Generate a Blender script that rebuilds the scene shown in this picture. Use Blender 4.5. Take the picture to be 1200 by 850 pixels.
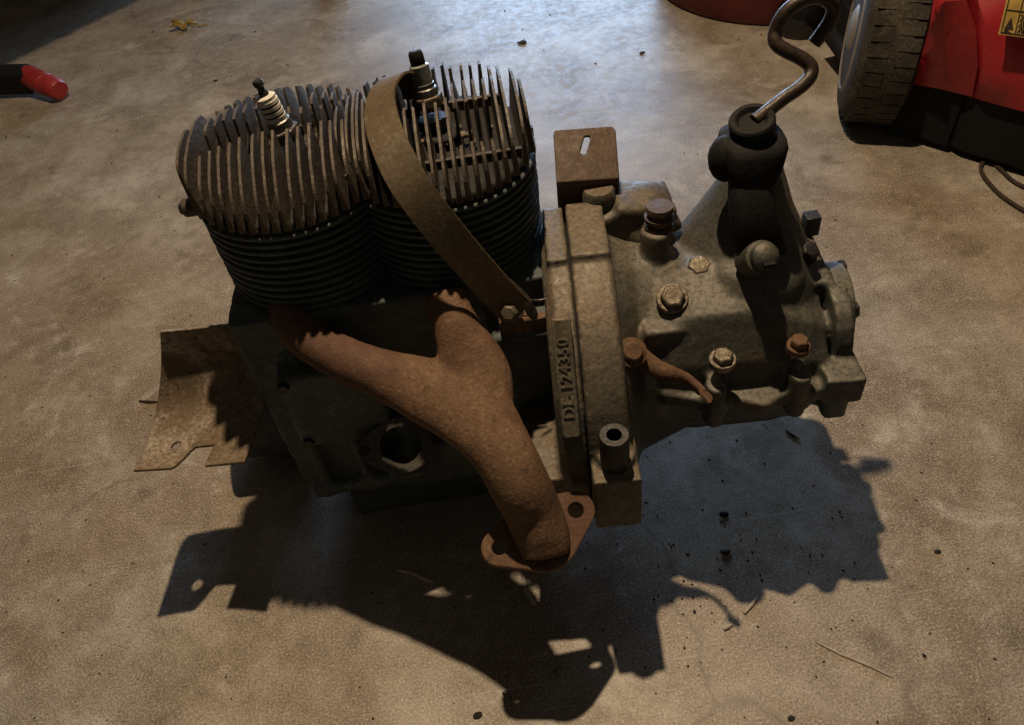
import bpy, bmesh, math, random
from mathutils import Vector as V, Matrix, noise
random.seed(7)
for o in list(bpy.data.objects): bpy.data.objects.remove(o)
SC = bpy.context.scene
COL = SC.collection
R = math.radians

# ------------------------------------------------------------------ camera
PITCH, ROLL, FPX = R(46), R(9), 960.0
CF = V((0, math.cos(PITCH), -math.sin(PITCH)))
_u = V((0, math.sin(PITCH), math.cos(PITCH)))
CR = V((1, 0, 0)) * math.cos(ROLL) - _u * math.sin(ROLL)
CU = V((1, 0, 0)) * math.sin(ROLL) + _u * math.cos(ROLL)
CC = V((0, -0.6947, 0.9193))
cd = bpy.data.cameras.new('camera'); cam = bpy.data.objects.new('camera', cd); COL.objects.link(cam)
cam.matrix_world = Matrix(((CR.x, CU.x, -CF.x, CC.x), (CR.y, CU.y, -CF.y, CC.y), (CR.z, CU.z, -CF.z, CC.z), (0, 0, 0, 1)))
cd.sensor_width = 36; cd.lens = 28.8; cd.clip_start = .02; cd.clip_end = 60
SC.camera = cam

# ------------------------------------------------------------------ light
w = bpy.data.worlds.new('World'); SC.world = w; w.use_nodes = True
w.node_tree.nodes['Background'].inputs[0].default_value = (.78, .66, .54, 1)
w.node_tree.nodes['Background'].inputs[1].default_value = 0.062
def lamp(name, kind, loc, energy, color, rot=None, **k):
    l = bpy.data.lights.new(name, kind); l.energy = energy; l.color = color
    for a, b in k.items(): setattr(l, a, b)
    o = bpy.data.objects.new(name, l); COL.objects.link(o); o.location = loc
    if rot: o.rotation_euler = rot
    return o
# the warm garage bulb hanging over the engine
lamp('ceiling_bulb', 'POINT', (.035, .306, 1.967), 132, (1.0, .76, .50), shadow_soft_size=.02)
# daylight coming in through the open garage door behind
lamp('garage_doorway', 'AREA', (.70, 4.4, .95), 125, (.48, .69, 1.0), (R(90), 0, R(180)), shape='RECTANGLE', size=1.8, size_y=1.6)
SC.view_settings.view_transform = 'Standard'; SC.view_settings.look = 'None'
SC.view_settings.exposure = 0; SC.view_settings.gamma = 1; SC.view_settings.use_curve_mapping = False
SC.render.engine = 'CYCLES'
SC.cycles.max_bounces = 6

# ------------------------------------------------------------------ helpers
def at(px, py, **k):
    """point of the place seen at a photo pixel, on the plane x=, y= or z="""
    d = (CR * (px - 600) - CU * (py - 425) + CF * FPX) / FPX
    (a, val), = k.items(); i = 'xyz'.index(a)
    return CC + d * ((val - CC[i]) / d[i])

class MB:
    def __init__(s): s.v = []; s.f = []
    def add(s, vs, fs):
        n = len(s.v); s.v += [V(p) for p in vs]; s.f += [tuple(i + n for i in f) for f in fs]; return s
    def box(s, c, size, rot=None):
        c = V(c); h = V(size) / 2; m = rot or Matrix.Identity(3)
        vs = [c + m @ V((x * h.x, y * h.y, z * h.z)) for x in (-1, 1) for y in (-1, 1) for z in (-1, 1)]
        return s.add(vs, [(0, 1, 3, 2), (4, 6, 7, 5), (0, 4, 5, 1), (2, 3, 7, 6), (0, 2, 6, 4), (1, 5, 7, 3)])
    def loft(s, secs, caps=True, closed=True):
        n = len(secs[0]); vs = [p for q in secs for p in q]; fs = []
        for i in range(len(secs) - 1):
            for j in range(n if closed else n - 1):
                k = (j + 1) % n; fs.append((i * n + j, i * n + k, (i + 1) * n + k, (i + 1) * n + j))
        if caps and closed:
            fs.append(tuple(range(n))[::-1]); fs.append(tuple((len(secs) - 1) * n + j for j in range(n)))
        return s.add(vs, fs)
    def prism(s, poly, vec):
        vec = V(vec); poly = [V(p) for p in poly]
        return s.loft([poly, [p + vec for p in poly]])
    def lathe(s, base, axis, prof, n=24):
        """prof: list of (distance along axis, radius)"""
        base = V(base); axis = V(axis).normalized(); a, b = frame(axis)
        return s.loft([[base + axis * t + (a * math.cos(2 * math.pi * j / n) + b * math.sin(2 * math.pi * j / n)) * max(r, 1e-5) for j in range(n)] for t, r in prof])
    def cyl(s, p, q, r, r2=None, n=20):
        p = V(p); q = V(q); return s.lathe(p, q - p, [(0, r), ((q - p).length, r if r2 is None else r2)], n)
    def tube(s, pts, rad, n=10):
        pts = [V(p) for p in pts]
        if not hasattr(rad, '__len__'): rad = [rad] * len(pts)
        secs = []; ref = None
        for i, p in enumerate(pts):
            t = (pts[min(i + 1, len(pts) - 1)] - pts[max(i - 1, 0)]).normalized()
            if ref is None: ref, _ = frame(t)
            ref = (ref - t * ref.dot(t)).normalized(); b = t.cross(ref)
            secs.append([p + (ref * math.cos(2 * math.pi * j / n) + b * math.sin(2 * math.pi * j / n)) * rad[i] for j in range(n)])
        return s.loft(secs)
    def ball(s, c, r, n=14, m=8, scale=(1, 1, 1)):
        c = V(c)
        return s.loft([[c + V((math.sin(t) * math.cos(2 * math.pi * j / n) * scale[0], math.sin(t) * math.sin(2 * math.pi * j / n) * scale[1], math.cos(t) * scale[2])) * r for j in range(n)]
                       for t in [1e-3 + (math.pi - 2e-3) * i / m for i in range(m + 1)]])
    def map(s, fn): s.v = [fn(p) for p in s.v]; return s

def frame(axis):
    a = axis.cross(V((0, 0, 1)))
    if a.length < 1e-3: a = axis.cross(V((0, 1, 0)))
    a.normalize(); return a, axis.cross(a).normalized()

def smooth_path(pts, k=6):
    """Catmull-Rom through tuples"""
    out = []; n = len(pts)
    for i in range(n - 1):
        p0, p1, p2, p3 = pts[max(i - 1, 0)], pts[i], pts[i + 1], pts[min(i + 2, n - 1)]
        for j in range(k):
            t = j / k
            out.append(tuple(.5 * ((2 * b) + (c - a) * t + (2 * a - 5 * b + 4 * c - d) * t * t + (3 * b - a - 3 * c + d) * t ** 3) for a, b, c, d in zip(p0, p1, p2, p3)))
    out.append(tuple(pts[-1])); return out

CLOUD = bpy.data.textures.new('casting_lumps', 'CLOUDS'); CLOUD.noise_scale = .035
FINE = bpy.data.textures.new('casting_grit', 'CLOUDS'); FINE.noise_scale = .008

def obj(name, mb, mat, parent=None, label=None, bevel=0, seg=2, voxel=0, smooth=True, angle=40, iters=4, lump=0, solid=0, kind=None, sub=0):
    me = bpy.data.meshes.new(name)
    org = V((0, 0, 0))
    if parent is None and kind is None:
        xs = [p.x for p in mb.v]; ys = [p.y for p in mb.v]; org = V(((min(xs) + max(xs)) / 2, (min(ys) + max(ys)) / 2, min(p.z for p in mb.v)))
    me.from_pydata([tuple(p - org) for p in mb.v], [], mb.f)
    bm = bmesh.new(); bm.from_mesh(me); bmesh.ops.remove_doubles(bm, verts=bm.verts, dist=1e-6); bmesh.ops.recalc_face_normals(bm, faces=bm.faces); bm.to_mesh(me); bm.free()
    me.materials.append(mat)
    o = bpy.data.objects.new(name, me); COL.objects.link(o); o.location = org
    if parent: o.parent = parent
    if label: o['label'] = label
    if kind: o['kind'] = kind
    if solid:
        m = o.modifiers.new('solid', 'SOLIDIFY'); m.thickness = solid; m.offset = 0
    if voxel:
        m = o.modifiers.new('remesh', 'REMESH'); m.mode = 'VOXEL'; m.voxel_size = voxel; m.use_smooth_shade = True
        m = o.modifiers.new('soft', 'SMOOTH'); m.iterations = iters; m.factor = .5
        if lump:
            m = o.modifiers.new('lumps', 'DISPLACE'); m.texture = CLOUD; m.texture_coords = 'GLOBAL'; m.strength = lump; m.mid_level = .5
            m = o.modifiers.new('grit', 'DISPLACE'); m.texture = FINE; m.texture_coords = 'GLOBAL'; m.strength = lump * .35; m.mid_level = .5
    elif bevel:
        m = o.modifiers.new('bevel', 'BEVEL'); m.width = bevel; m.segments = seg; m.limit_method = 'ANGLE'; m.angle_limit = R(35)
    if sub:
        m = o.modifiers.new('sub', 'SUBSURF'); m.levels = sub; m.render_levels = sub
    if smooth:
        for p in me.polygons: p.use_smooth = True
        if not voxel:
            try:
                me.set_sharp_from_angle(angle=R(angle))
            except Exception: pass
    return o

def tag(o, label, cat, group=None):
    o['label'] = label; o['category'] = cat
    if group: o['group'] = group
    return o
def thing(name, label, cat, loc=(0, 0, 0), group=None):
    o = bpy.data.objects.new(name, None); COL.objects.link(o); o.location = loc; o.empty_display_size = .05
    return tag(o, label, cat, group)

# ------------------------------------------------------------------ materials
def nd(nt, t, **k):
    n = nt.nodes.new(t)
    for a, b in k.items(): setattr(n, a, b)
    return n
def ramp(nt, fac, stops):
    r = nd(nt, 'ShaderNodeValToRGB'); e = r.color_ramp.elements
    while len(e) < len(stops): e.new(.5)
    for q, (p, c) in zip(e, stops):
        q.position = p; q.color = (*c, 1) if hasattr(c, '__len__') else (c, c, c, 1)
    nt.links.new(fac, r.inputs[0]); return r.outputs[0]
def noise_out(nt, scale, detail=6, rough=.6, dist=0, vec=None):
    n = nd(nt, 'ShaderNodeTexNoise'); n.inputs['Scale'].default_value = scale; n.inputs['Detail'].default_value = detail
    n.inputs['Roughness'].default_value = rough; n.inputs['Distortion'].default_value = dist
    if vec: nt.links.new(vec, n.inputs['Vector'])
    return n.outputs['Fac']
def mix(nt, fac, a, b, mode='MIX'):
    m = nd(nt, 'ShaderNodeMix', data_type='RGBA', blend_type=mode)
    for s, v in ((m.inputs[0], fac), (m.inputs[6], a), (m.inputs[7], b)):
        if hasattr(v, 'is_linked'): nt.links.new(v, s)
        elif hasattr(v, '__len__'): s.default_value = (*v, 1)
        else: s.default_value = v
    return m.outputs[2]
def new(name):
    m = bpy.data.materials.new(name); m.use_nodes = True; nt = m.node_tree
    return m, nt, nt.nodes['Principled BSDF']
def worn(name, base, dark, top, scale=18, metal=0., rough=(.45, .8), bump=.25, spec=.4, patch=None, grit=220, dust=None, dustamt=.5, pits=0, vary=0):
    """worn surface: mottled base, darker grime, lighter wear specks, optional patches and settled dust on faces looking up"""
    m, nt, b = new(name)
    tc = nd(nt, 'ShaderNodeTexCoord').outputs['Object']
    n1 = noise_out(nt, scale, 8, .65, .3, tc); n2 = noise_out(nt, scale * 4.3, 6, .7, 0, tc); n3 = noise_out(nt, grit, 3, .6, 0, tc)
    c = ramp(nt, n1, [(.34, dark), (.52, base), (.72, top)])
    c = mix(nt, ramp(nt, n2, [(.35, 0), (.62, .75)]), mix(nt, .45, c, dark), c)
    if patch:
        n4 = noise_out(nt, scale * .55, 5, .62, .6, tc)
        c = mix(nt, ramp(nt, n4, [(.5, 0), (.6, .85)]), c, patch)
    c = mix(nt, ramp(nt, n3, [(.34, .0), (.5, .4), (.66, 1)]), mix(nt, .75, c, dark), c)
    c = mix(nt, ramp(nt, n3, [(.58, 0), (.72, .35)]), c, top)
    pit = None
    if pits:
        pit = ramp(nt, noise_out(nt, 95, 4, .7, .4, tc), [(.57, 0), (.66, pits)]); c = mix(nt, pit, c, tuple(q * .45 for q in dark))
    if vary:
        oi = nd(nt, 'ShaderNodeObjectInfo'); c = mix(nt, ramp(nt, oi.outputs['Random'], [(0, vary), (1, 0)]), c, dark)
    if dust:
        g = nd(nt, 'ShaderNodeNewGeometry'); sx = nd(nt, 'ShaderNodeSeparateXYZ'); nt.links.new(g.outputs['Normal'], sx.inputs[0])
        mu = nd(nt, 'ShaderNodeMath', operation='MULTIPLY'); nt.links.new(ramp(nt, sx.outputs['Z'], [(.40, 0), (.92, 1)]), mu.inputs[0])
        nt.links.new(ramp(nt, n2, [(.3, dustamt), (.7, dustamt * .35)]), mu.inputs[1])
        dc = mix(nt, ramp(nt, n1, [(.42, 0), (.60, .9)]), dust, patch or dust)
        dc = mix(nt, ramp(nt, n3, [(.36, .7), (.52, 0)]), dc, dark)
        c = mix(nt, mu.outputs[0], c, dc)
    nt.links.new(c, b.inputs['Base Color'])
    nt.links.new(ramp(nt, n2, [(.3, rough[1]), (.7, rough[0])]), b.inputs['Roughness'])
    b.inputs['Metallic'].default_value = metal; b.inputs['Specular IOR Level'].default_value = spec
    mx = nd(nt, 'ShaderNodeMath', operation='ADD'); nt.links.new(n2, mx.inputs[0]); nt.links.new(n3, mx.inputs[1])
    bp = nd(nt, 'ShaderNodeBump'); bp.inputs['Strength'].default_value = bump; bp.inputs['Distance'].default_value = .003
    if pit:
        sb_ = nd(nt, 'ShaderNodeMath', operation='SUBTRACT'); nt.links.new(mx.outputs[0], sb_.inputs[0]); nt.links.new(pit, sb_.inputs[1]); mx = sb_
    nt.links.new(mx.outputs[0], bp.inputs['Height']); nt.links.new(bp.outputs[0], b.inputs['Normal'])
    return m
M = {}
M['green_iron'] = worn('green_painted_iron', (.062, .075, .068), (.028, .033, .030), (.11, .115, .10), 16, .0, (.5, .8), .3, .45, patch=(.10, .075, .045))
M['barrel'] = worn('blackened_green_iron', (.075, .094, .088), (.034, .044, .042), (.15, .17, .16), 22, 0, (.45, .75), .3, .4)
M['casting'] = worn('grimy_cast_alloy', (.072, .078, .066), (.036, .038, .032), (.12, .12, .10), 13, .2, (.46, .72), .2, .45, patch=(.10, .072, .045), pits=.5, dust=(.22, .20, .16), dustamt=.8)
M['bell'] = worn('grimy_cast_flange', (.12, .112, .085), (.055, .050, .038), (.23, .215, .17), 20, .12, (.45, .75), .22, .45, patch=(.15, .088, .042), pits=.4, dust=(.27, .20, .125), dustamt=.55)
M['fin'] = worn('sooty_fin_alloy', (.12, .10, .075), (.055, .044, .033), (.21, .18, .14), 24, .25, (.45, .75), .3, .4, patch=(.075, .055, .04), vary=.6)
M['gap_shade'] = worn('gap_shade_black', (.018, .015, .012), (.010, .009, .008), (.035, .028, .022), 30, 0, (.6, .85), .3, .3)  # near-black that paints in the shade between fins and inside the bore
M['rust'] = worn('rusty_iron', (.19, .115, .062), (.10, .056, .034), (.265, .178, .108), 14, .05, (.65, .9), .3, .25, patch=(.085, .042, .030), grit=300, pits=.5)
M['plate'] = worn('rusty_sheet_steel', (.235, .18, .115), (.105, .072, .043), (.36, .30, .22), 15, .2, (.5, .8), .25, .35, patch=(.42, .37, .30), pits=.7)
M['strap'] = worn('rusty_steel_band', (.165, .130, .082), (.10, .074, .044), (.25, .21, .15), 11, .3, (.42, .7), .1, .4, patch=(.13, .085, .045))
M['bracket'] = worn('brown_rusted_bracket', (.095, .058, .032), (.05, .03, .018), (.14, .09, .052), 18, .1, (.5, .75), .25, .4)
M['bolt'] = worn('dirty_bolt_steel', (.21, .18, .135), (.09, .068, .045), (.36, .33, .28), 40, .5, (.35, .6), .3, .5)
M['dark_bolt'] = worn('black_oxide_steel', (.035, .032, .030), (.018, .016, .015), (.075, .07, .065), 40, .4, (.35, .6), .2, .5)
M['rubber'] = worn('old_black_rubber', (.015, .0145, .014), (.009, .009, .009), (.022, .021, .020), 26, 0, (.6, .85), .2, .12, dust=(.035, .030, .026), dustamt=.3)
M['rod'] = worn('dark_brown_steel_rod', (.05, .033, .024), (.025, .017, .013), (.09, .06, .04), 26, .4, (.35, .55), .2, .5)
M['ceramic'] = worn('white_ceramic', (.74, .71, .64), (.50, .46, .40), (.80, .78, .72), 30, 0, (.15, .3), .05, .5)
M['oldceramic'] = worn('grey_ceramic', (.26, .27, .25), (.12, .12, .11), (.42, .43, .41), 60, 0, (.12, .3), .05, .5)
M['plugsteel'] = worn('plated_plug_steel', (.28, .27, .25), (.10, .09, .08), (.5, .49, .46), 50, .8, (.25, .5), .2, .5)
M['dirt_crust'] = worn('pale_dirt_crumbs', (.24, .20, .15), (.12, .095, .07), (.42, .37, .30), 60, 0, (.8, .95), .5, .2)
M['red'] = worn('faded_red_plastic', (.42, .018, .026), (.27, .011, .016), (.50, .05, .05), 9, 0, (.35, .55), .08, .45, dust=(.30, .12, .09), dustamt=.25)
M['darkred'] = worn('dull_red_paint', (.11, .010, .010), (.055, .006, .006), (.16, .02, .018), 8, 0, (.4, .6), .1, .4)
M['black'] = worn('black_plastic', (.008, .008, .008), (.005, .005, .005), (.013, .013, .013), 14, 0, (.6, .85), .1, .2)
M['gloss'] = worn('glossy_black_plastic', (.008, .008, .009), (.006, .006, .006), (.011, .011, .012), 14, 0, (.08, .16), .02, .5)
M['tyre'] = worn('dusty_tyre_rubber', (.060, .052, .040), (.024, .021, .017), (.125, .11, .082), 22, 0, (.75, .95), .5, .2, patch=(.10, .082, .055), pits=.5)
M['rim'] = worn('grey_wheel_plastic', (.25, .225, .18), (.12, .10, .08), (.36, .33, .27), 14, 0, (.45, .65), .1, .4)
M['redrubber'] = worn('red_rubber_grip', (.34, .030, .030), (.2, .014, .014), (.42, .06, .055), 22, 0, (.35, .55), .12, .45)
M['leaf'] = worn('dry_yellow_leaf', (.36, .25, .055), (.2, .13, .03), (.46, .34, .1), 60, 0, (.6, .8), .2, .3)
M['straw'] = worn('pale_straw', (.5, .43, .33), (.33, .27, .2), (.6, .53, .43), 60, 0, (.7, .9), .1, .3)
M['twig'] = worn('dark_twig', (.05, .033, .022), (.03, .02, .014), (.08, .055, .035), 60, 0, (.7, .9), .2, .3)
M['crumb'] = worn('black_crumbs', (.028, .022, .018), (.016, .012, .01), (.06, .045, .032), 60, 0, (.7, .9), .2, .3)
M['wood'] = worn('bench_wood', (.25, .17, .1), (.14, .09, .05), (.33, .24, .15), 8, 0, (.6, .8), .1, .3)

def label_mat():
    m, nt, b = new('yellow_warning_label')
    tc = nd(nt, 'ShaderNodeTexCoord').outputs['Object']
    n = noise_out(nt, 40, 5, .6, 0, tc)
    nt.links.new(ramp(nt, n, [(.35, (.27, .17, .035)), (.6, (.42, .29, .07))]), b.inputs['Base Color']); b.inputs['Roughness'].default_value = .5
    return m
M['label'] = label_mat()
M['ink'] = worn('black_ink', (.03, .022, .012), (.02, .014, .01), (.05, .04, .02), 60, 0, (.5, .6), 0, .3)

def concrete():
    m, nt, b = new('stained_concrete')
    tc = nd(nt, 'ShaderNodeTexCoord').outputs['Object']
    big = noise_out(nt, 1.7, 5, .55, .5, tc); med = noise_out(nt, 7, 8, .62, .35, tc); fine = noise_out(nt, 48, 8, .72, 0, tc); grain = noise_out(nt, 390, 4, .7, 0, tc)
    c = ramp(nt, med, [(.30, (.17, .14, .10)), (.5, (.305, .268, .212)), (.66, (.45, .41, .35))])
    c = mix(nt, ramp(nt, big, [(.40, 0), (.62, .9)]), c, mix(nt, .65, c, (.22, .155, .085)))
    st = noise_out(nt, 3.4, 6, .6, .9, tc)
    c = mix(nt, ramp(nt, st, [(.53, 0), (.66, .75)]), c, (.165, .118, .07))
    dr = noise_out(nt, 11, 3, .5, .2, tc)
    c = mix(nt, ramp(nt, dr, [(.62, 0), (.74, .75)]), c, (.12, .092, .06))
    ps = noise_out(nt, 5.2, 8, .7, 1.3, tc)
    c = mix(nt, ramp(nt, ps, [(.58, 0), (.70, .7)]), c, (.52, .49, .43))
    c = mix(nt, ramp(nt, fine, [(.32, .42), (.5, 0)]), c, (.11, .09, .07))
    c = mix(nt, ramp(nt, fine, [(.56, 0), (.72, .5)]), c, (.55, .51, .45))
    c = mix(nt, ramp(nt, grain, [(.38, .9), (.50, 0)]), c, mix(nt, .6, c, (.04, .03, .022)))
    c = mix(nt, ramp(nt, grain, [(.54, 0), (.66, .6)]), c, (.62, .58, .52))
    # hairline cracks and long trowel scratches
    vo = nd(nt, 'ShaderNodeTexVoronoi', feature='DISTANCE_TO_EDGE'); vo.inputs['Scale'].default_value = 1.15
    wob = nd(nt, 'ShaderNodeMix', data_type='VECTOR'); wob.inputs[0].default_value = .16
    nz = nd(nt, 'ShaderNodeTexNoise'); nz.inputs['Scale'].default_value = 5; nz.inputs['Detail'].default_value = 6; nt.links.new(tc, nz.inputs['Vector'])
    nt.links.new(tc, wob.inputs[4]); nt.links.new(nz.outputs['Color'], wob.inputs[5]); nt.links.new(wob.outputs[1], vo.inputs['Vector'])
    crk = nd(nt, 'ShaderNodeMath', operation='MULTIPLY'); nt.links.new(ramp(nt, vo.outputs['Distance'], [(0, .55), (.004, 0)]), crk.inputs[0]); nt.links.new(ramp(nt, big, [(.45, 0), (.6, 1)]), crk.inputs[1])
    c = mix(nt, crk.outputs[0], c, (.10, .08, .06))
    for ang, sc_, thr in ((.5, 1.0, .735), (-.9, 1.3, .74), (1.35, .8, .745)):
        mp = nd(nt, 'ShaderNodeMapping'); mp.inputs['Rotation'].default_value = (0, 0, ang); mp.inputs['Scale'].default_value = (2.2 * sc_, 190 * sc_, 1); nt.links.new(tc, mp.inputs['Vector'])
        sn = noise_out(nt, 1.0, 2, .5, 0, mp.outputs[0])
        c = mix(nt, ramp(nt, sn, [(thr - .03, 0), (thr + .02, .28)]), c, (.55, .51, .45))
    nt.links.new(c, b.inputs['Base Color'])
    rr = mix(nt, ramp(nt, fine, [(.35, 0), (.65, 1)]), (.40, .40, .40), (.62, .62, .62))
    nt.links.new(mix(nt, ramp(nt, med, [(.35, 0), (.65, .5)]), rr, (.36, .36, .36)), b.inputs['Roughness'])
    b.inputs['Specular IOR Level'].default_value = .5
    ad = nd(nt, 'ShaderNodeMath', operation='ADD'); nt.links.new(fine, ad.inputs[0])
    mu = nd(nt, 'ShaderNodeMath', operation='MULTIPLY'); nt.links.new(grain, mu.inputs[0]); mu.inputs[1].default_value = .15; nt.links.new(mu.outputs[0], ad.inputs[1])
    bp = nd(nt, 'ShaderNodeBump'); bp.inputs['Strength'].default_value = .2; bp.inputs['Distance'].default_value = .002
    nt.links.new(ad.outputs[0], bp.inputs['Height']); nt.links.new(bp.outputs[0], b.inputs['Normal'])
    return m
M['concrete'] = concrete()

# ------------------------------------------------------------------ floor
fl = MB(); fl.add([(-6, -3, 0), (6, -3, 0), (6, 7, 0), (-6, 7, 0)], [(0, 1, 2, 3)])
obj('concrete_floor', fl, M['concrete'], kind='structure', smooth=False)

# ------------------------------------------------------------------ engine
E = thing('engine_with_gearbox', 'greasy two cylinder engine with rusty exhaust manifold and gearbox standing on the concrete floor', 'engine', (0, 0, 0))

# crankcase
cb = MB()
def ybox(x0, x1, y0, y1, z0, z1): return (((x0 + x1) / 2, (y0 + y1) / 2, (z0 + z1) / 2), (x1 - x0, y1 - y0, z1 - z0))
cb.box(*ybox(-.285, .06, -.055, .15, .10, .375)); cb.box(*ybox(-.24, .04, -.045, .13, .0, .12))
cb.box(*ybox(-.25, -.145, -.085, -.04, .20, .315)); cb.box(*ybox(-.02, .065, -.10, .10, .13, .34))
PORT = at(470, 522, y=-.105); pd = V((0, -.62, .78)).normalized()
cb.cyl(PORT - pd * .09, PORT - pd * .036, .040); cb.box(*ybox(-.14, -.02, -.09, .0, .1, .22))
for x in (-.25, -.20, -.15, -.10, -.04): cb.box((x, -.055, .16), (.012, .03, .16))
cb.box(*ybox(-.27, .05, -.075, .16, .088, .108))
cc = obj('crankcase', cb, M['barrel'], E, voxel=.0055, lump=.004, iters=3)
# pale gasket flange with its open bore
g = MB(); pa, pb = frame(pd); n = 28
def ringp(r, t, sq=0.0):
    return [PORT + pd * t + (pa * math.cos(2 * math.pi * j / n) * (r + .016 * sq * abs(math.cos(2 * math.pi * j / n)) ** 3) + pb * math.sin(2 * math.pi * j / n) * r * .92) for j in range(n)]
g.loft([ringp(.0235, -.04), ringp(.0235, .004), ringp(.034, .004, 1), ringp(.035, -.008, 1), ringp(.036, -.045)], caps=False)
obj('port_flange', g, M['casting'], cc)
g = MB(); g.lathe(PORT - pd * .038, pd, [(0, .0232), (.002, .0232)]); obj('port_bore', g, M['gap_shade'], cc)  # shade of the deep bore painted as a near-black disc
for sgn in (-1, 1):
    g = MB(); c0 = PORT + pa * sgn * .041 + pd * .003; g.lathe(c0, pd, [(0, .006), (.006, .006)], 6); obj('stud', g, M['dark_bolt'], cc)
for x, z in ((-.243, .305), (-.152, .305), (-.243, .212), (-.152, .212)):
    g = MB(); g.lathe((x, -.084, z), (0, -1, 0), [(0, .007), (.006, .007)], 6); obj('bolt', g, M['dark_bolt'], cc)
# side tab under the cylinder on the left
g = MB(); p = at(292, 352, y=.0); g.box(p + V((.01, 0, -.012)), (.03, .05, .02)); obj('mounting_lug', g, M['barrel'], cc, bevel=.004)

b = MB(); b.cyl((-.385, .125, .098), (-.28, .125, .098), .095, n=40); b.cyl((-.39, .125, .098), (-.385, .125, .098), .08, n=40)  # mostly hidden drum added to keep doorway light out of the left shadow
obj('light_blocking_drum', b, M['barrel'], E, bevel=.003)

# cylinders and heads
CY = .045; RX = .0985; RY = .104
ZB0, ZB1 = .362, .479
def oval(cx, z, s=1.0, n=48, p=2.12, dy=0):
    out = []
    for j in range(n):
        a = 2 * math.pi * j / n; c, s_ = math.cos(a), math.sin(a)
        out.append(V((cx + RX * s * math.copysign(abs(c) ** (2 / p), c), CY + dy + RY * s * math.copysign(abs(s_) ** (2 / p), s_), z)))
    return out
cylinders = []
for ci, cx in enumerate((-.191, -.0395)):
    b = MB(); b.loft([oval(cx, ZB0 - .01, .93), oval(cx, ZB1, .93)])
    cy = obj('cylinder', b, M['barrel'], E); cylinders.append(cy)
    nf = 13
    for k in range(nf):
        z = ZB0 + (ZB1 - ZB0 - .010) * k / (nf - 1); s = .965 + .028 * k / nf + random.uniform(-.010, .006)
        f = MB(); f.loft([oval(cx, z, s), oval(cx, z + .0042, s)])
        obj('cooling_fin', f, M['barrel'], cy, bevel=.001, seg=1)
    # head: deck plus upright fins running front to back
    h = MB(); h.loft([oval(cx, .476, .95), oval(cx, .482, .95), oval(cx, .485, .90)])
    h.cyl((cx + .005, CY + .002, .47), (cx + .005, CY + .002, .497), .020)
    head = obj('cylinder_head', h, M['gap_shade'], E, bevel=.002)  # deck coloured dark to read as shade between the fins
    nfin = 18 + 2 * ci
    for k in range(nfin):
        worn_ = random.uniform(-.0025, .001)
        u = -1 + 2 * (k + .5) / nfin
        x = cx + RX * u * .985
        hd = RY * (1 - abs(u) ** 2.12) ** (1 / 2.12)
        hd = max(hd, .030)
        zt = .545 - .018 * abs(u) ** 2.2
        def top(y):
            q = y / RY
            return zt - .030 * abs(q) ** 2.4 - (.012 if q < 0 else 0.0) * abs(q) ** 1.5
        right = ci == 1
        # notches: (y centre, half width, floor z)
        inner = abs(u) < .80
        notch = []
        if not right:
            if inner: notch.append((-.005 + .012 * u, .013, .505)); notch.append((.052, .006 if abs(u) > .3 else .009, .515))
            if -.12 < u < .28: notch.append((.012, .034, .492))
        else:
            if -.75 < u < .62: notch.append((.030, .014 if u > -.1 else .010, .505))
            if -.30 < u < .20: notch.append((.014, .030, .495))
            if .15 < u < .58: notch.append((-.052, .018, .500))
        ys = []
        m = 64
        prof = []
        for i in range(m + 1):
            y = -hd + 2 * hd * i / m
            z = top(y) + worn_ + .0012 * noise.noise(V((x * 60, y * 70, 3)))
            for (c, hw, fz) in notch:
                d = abs(y - c)
                if d < hw: z = min(z, fz)
                elif d < hw + .006: z = min(z, fz + (z - fz) * (d - hw) / .006)
            # rounded ends
            e = min(y + hd, hd - y)
            if e < .014: z -= .014 * (1 - math.sqrt(max(0, 1 - (1 - e / .014) ** 2)))
            prof.append(V((x, CY + y, max(z, .487))))
        jit = V((random.uniform(-.0008, .0008), 0, random.uniform(-.0012, .0012)))
        prof = [p_ + jit for p_ in prof]
        foot = [V((x, CY + hd * .985, .480)), V((x, CY - hd * .985, .479))]
        # thin at the tip, a little thicker at the root
        a, bq = MB(), None
        secs = []
        for sx in (-1, 1):
            secs.append([p_ + V((sx * .0013, 0, 0)) for p_ in prof] + [p_ + V((sx * .0034, 0, 0)) for p_ in foot])
        a.loft(secs)
        lean = random.gauss(0, .016)
        a.map(lambda p_: V((p_.x + (p_.z - .47) * lean, p_.y, p_.z)))
        obj('cooling_fin', a, M['fin'], head, smooth=False)
    for wy, wz in ((.060, .496), (-.046, .494)):
        half = RX * math.sqrt(max(0, 1 - (wy / RY) ** 2)) * .93
        a = MB(); a.box((cx, CY + wy, (wz + .482) / 2), (half * 2, .0045, wz - .482)); obj('web', a, M['fin'], head, bevel=.001)
    # spark plug
    base = V((cx + .010, CY - .004, .508)) if not right else V((cx - .001, CY + .010, .512))
    tip = at(301, 95, y=base.y + .004) if not right else at(486, 60, y=base.y + .012)
    ax = (tip - base); LL = ax.length; ax.normalize()
    # length fits the plug seen in the photograph
    sc = LL / .098
    s_ = MB(); s_.lathe(base - ax * .012, ax, [(0, .016), (.014 * sc, .016), (.0141 * sc, .0095)], 24)
    plug = obj('spark_plug', s_, M['plugsteel'] if not right else M['dark_bolt'], E)
    s_ = MB(); s_.lathe(base + ax * .012 * sc, ax, [(0, .0150), (.002 * sc, .0165), (.016 * sc, .0165), (.018 * sc, .0150)], 6); obj('hex_nut', s_, M['plugsteel'] if not right else M['bolt'], plug, bevel=.001)
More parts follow.
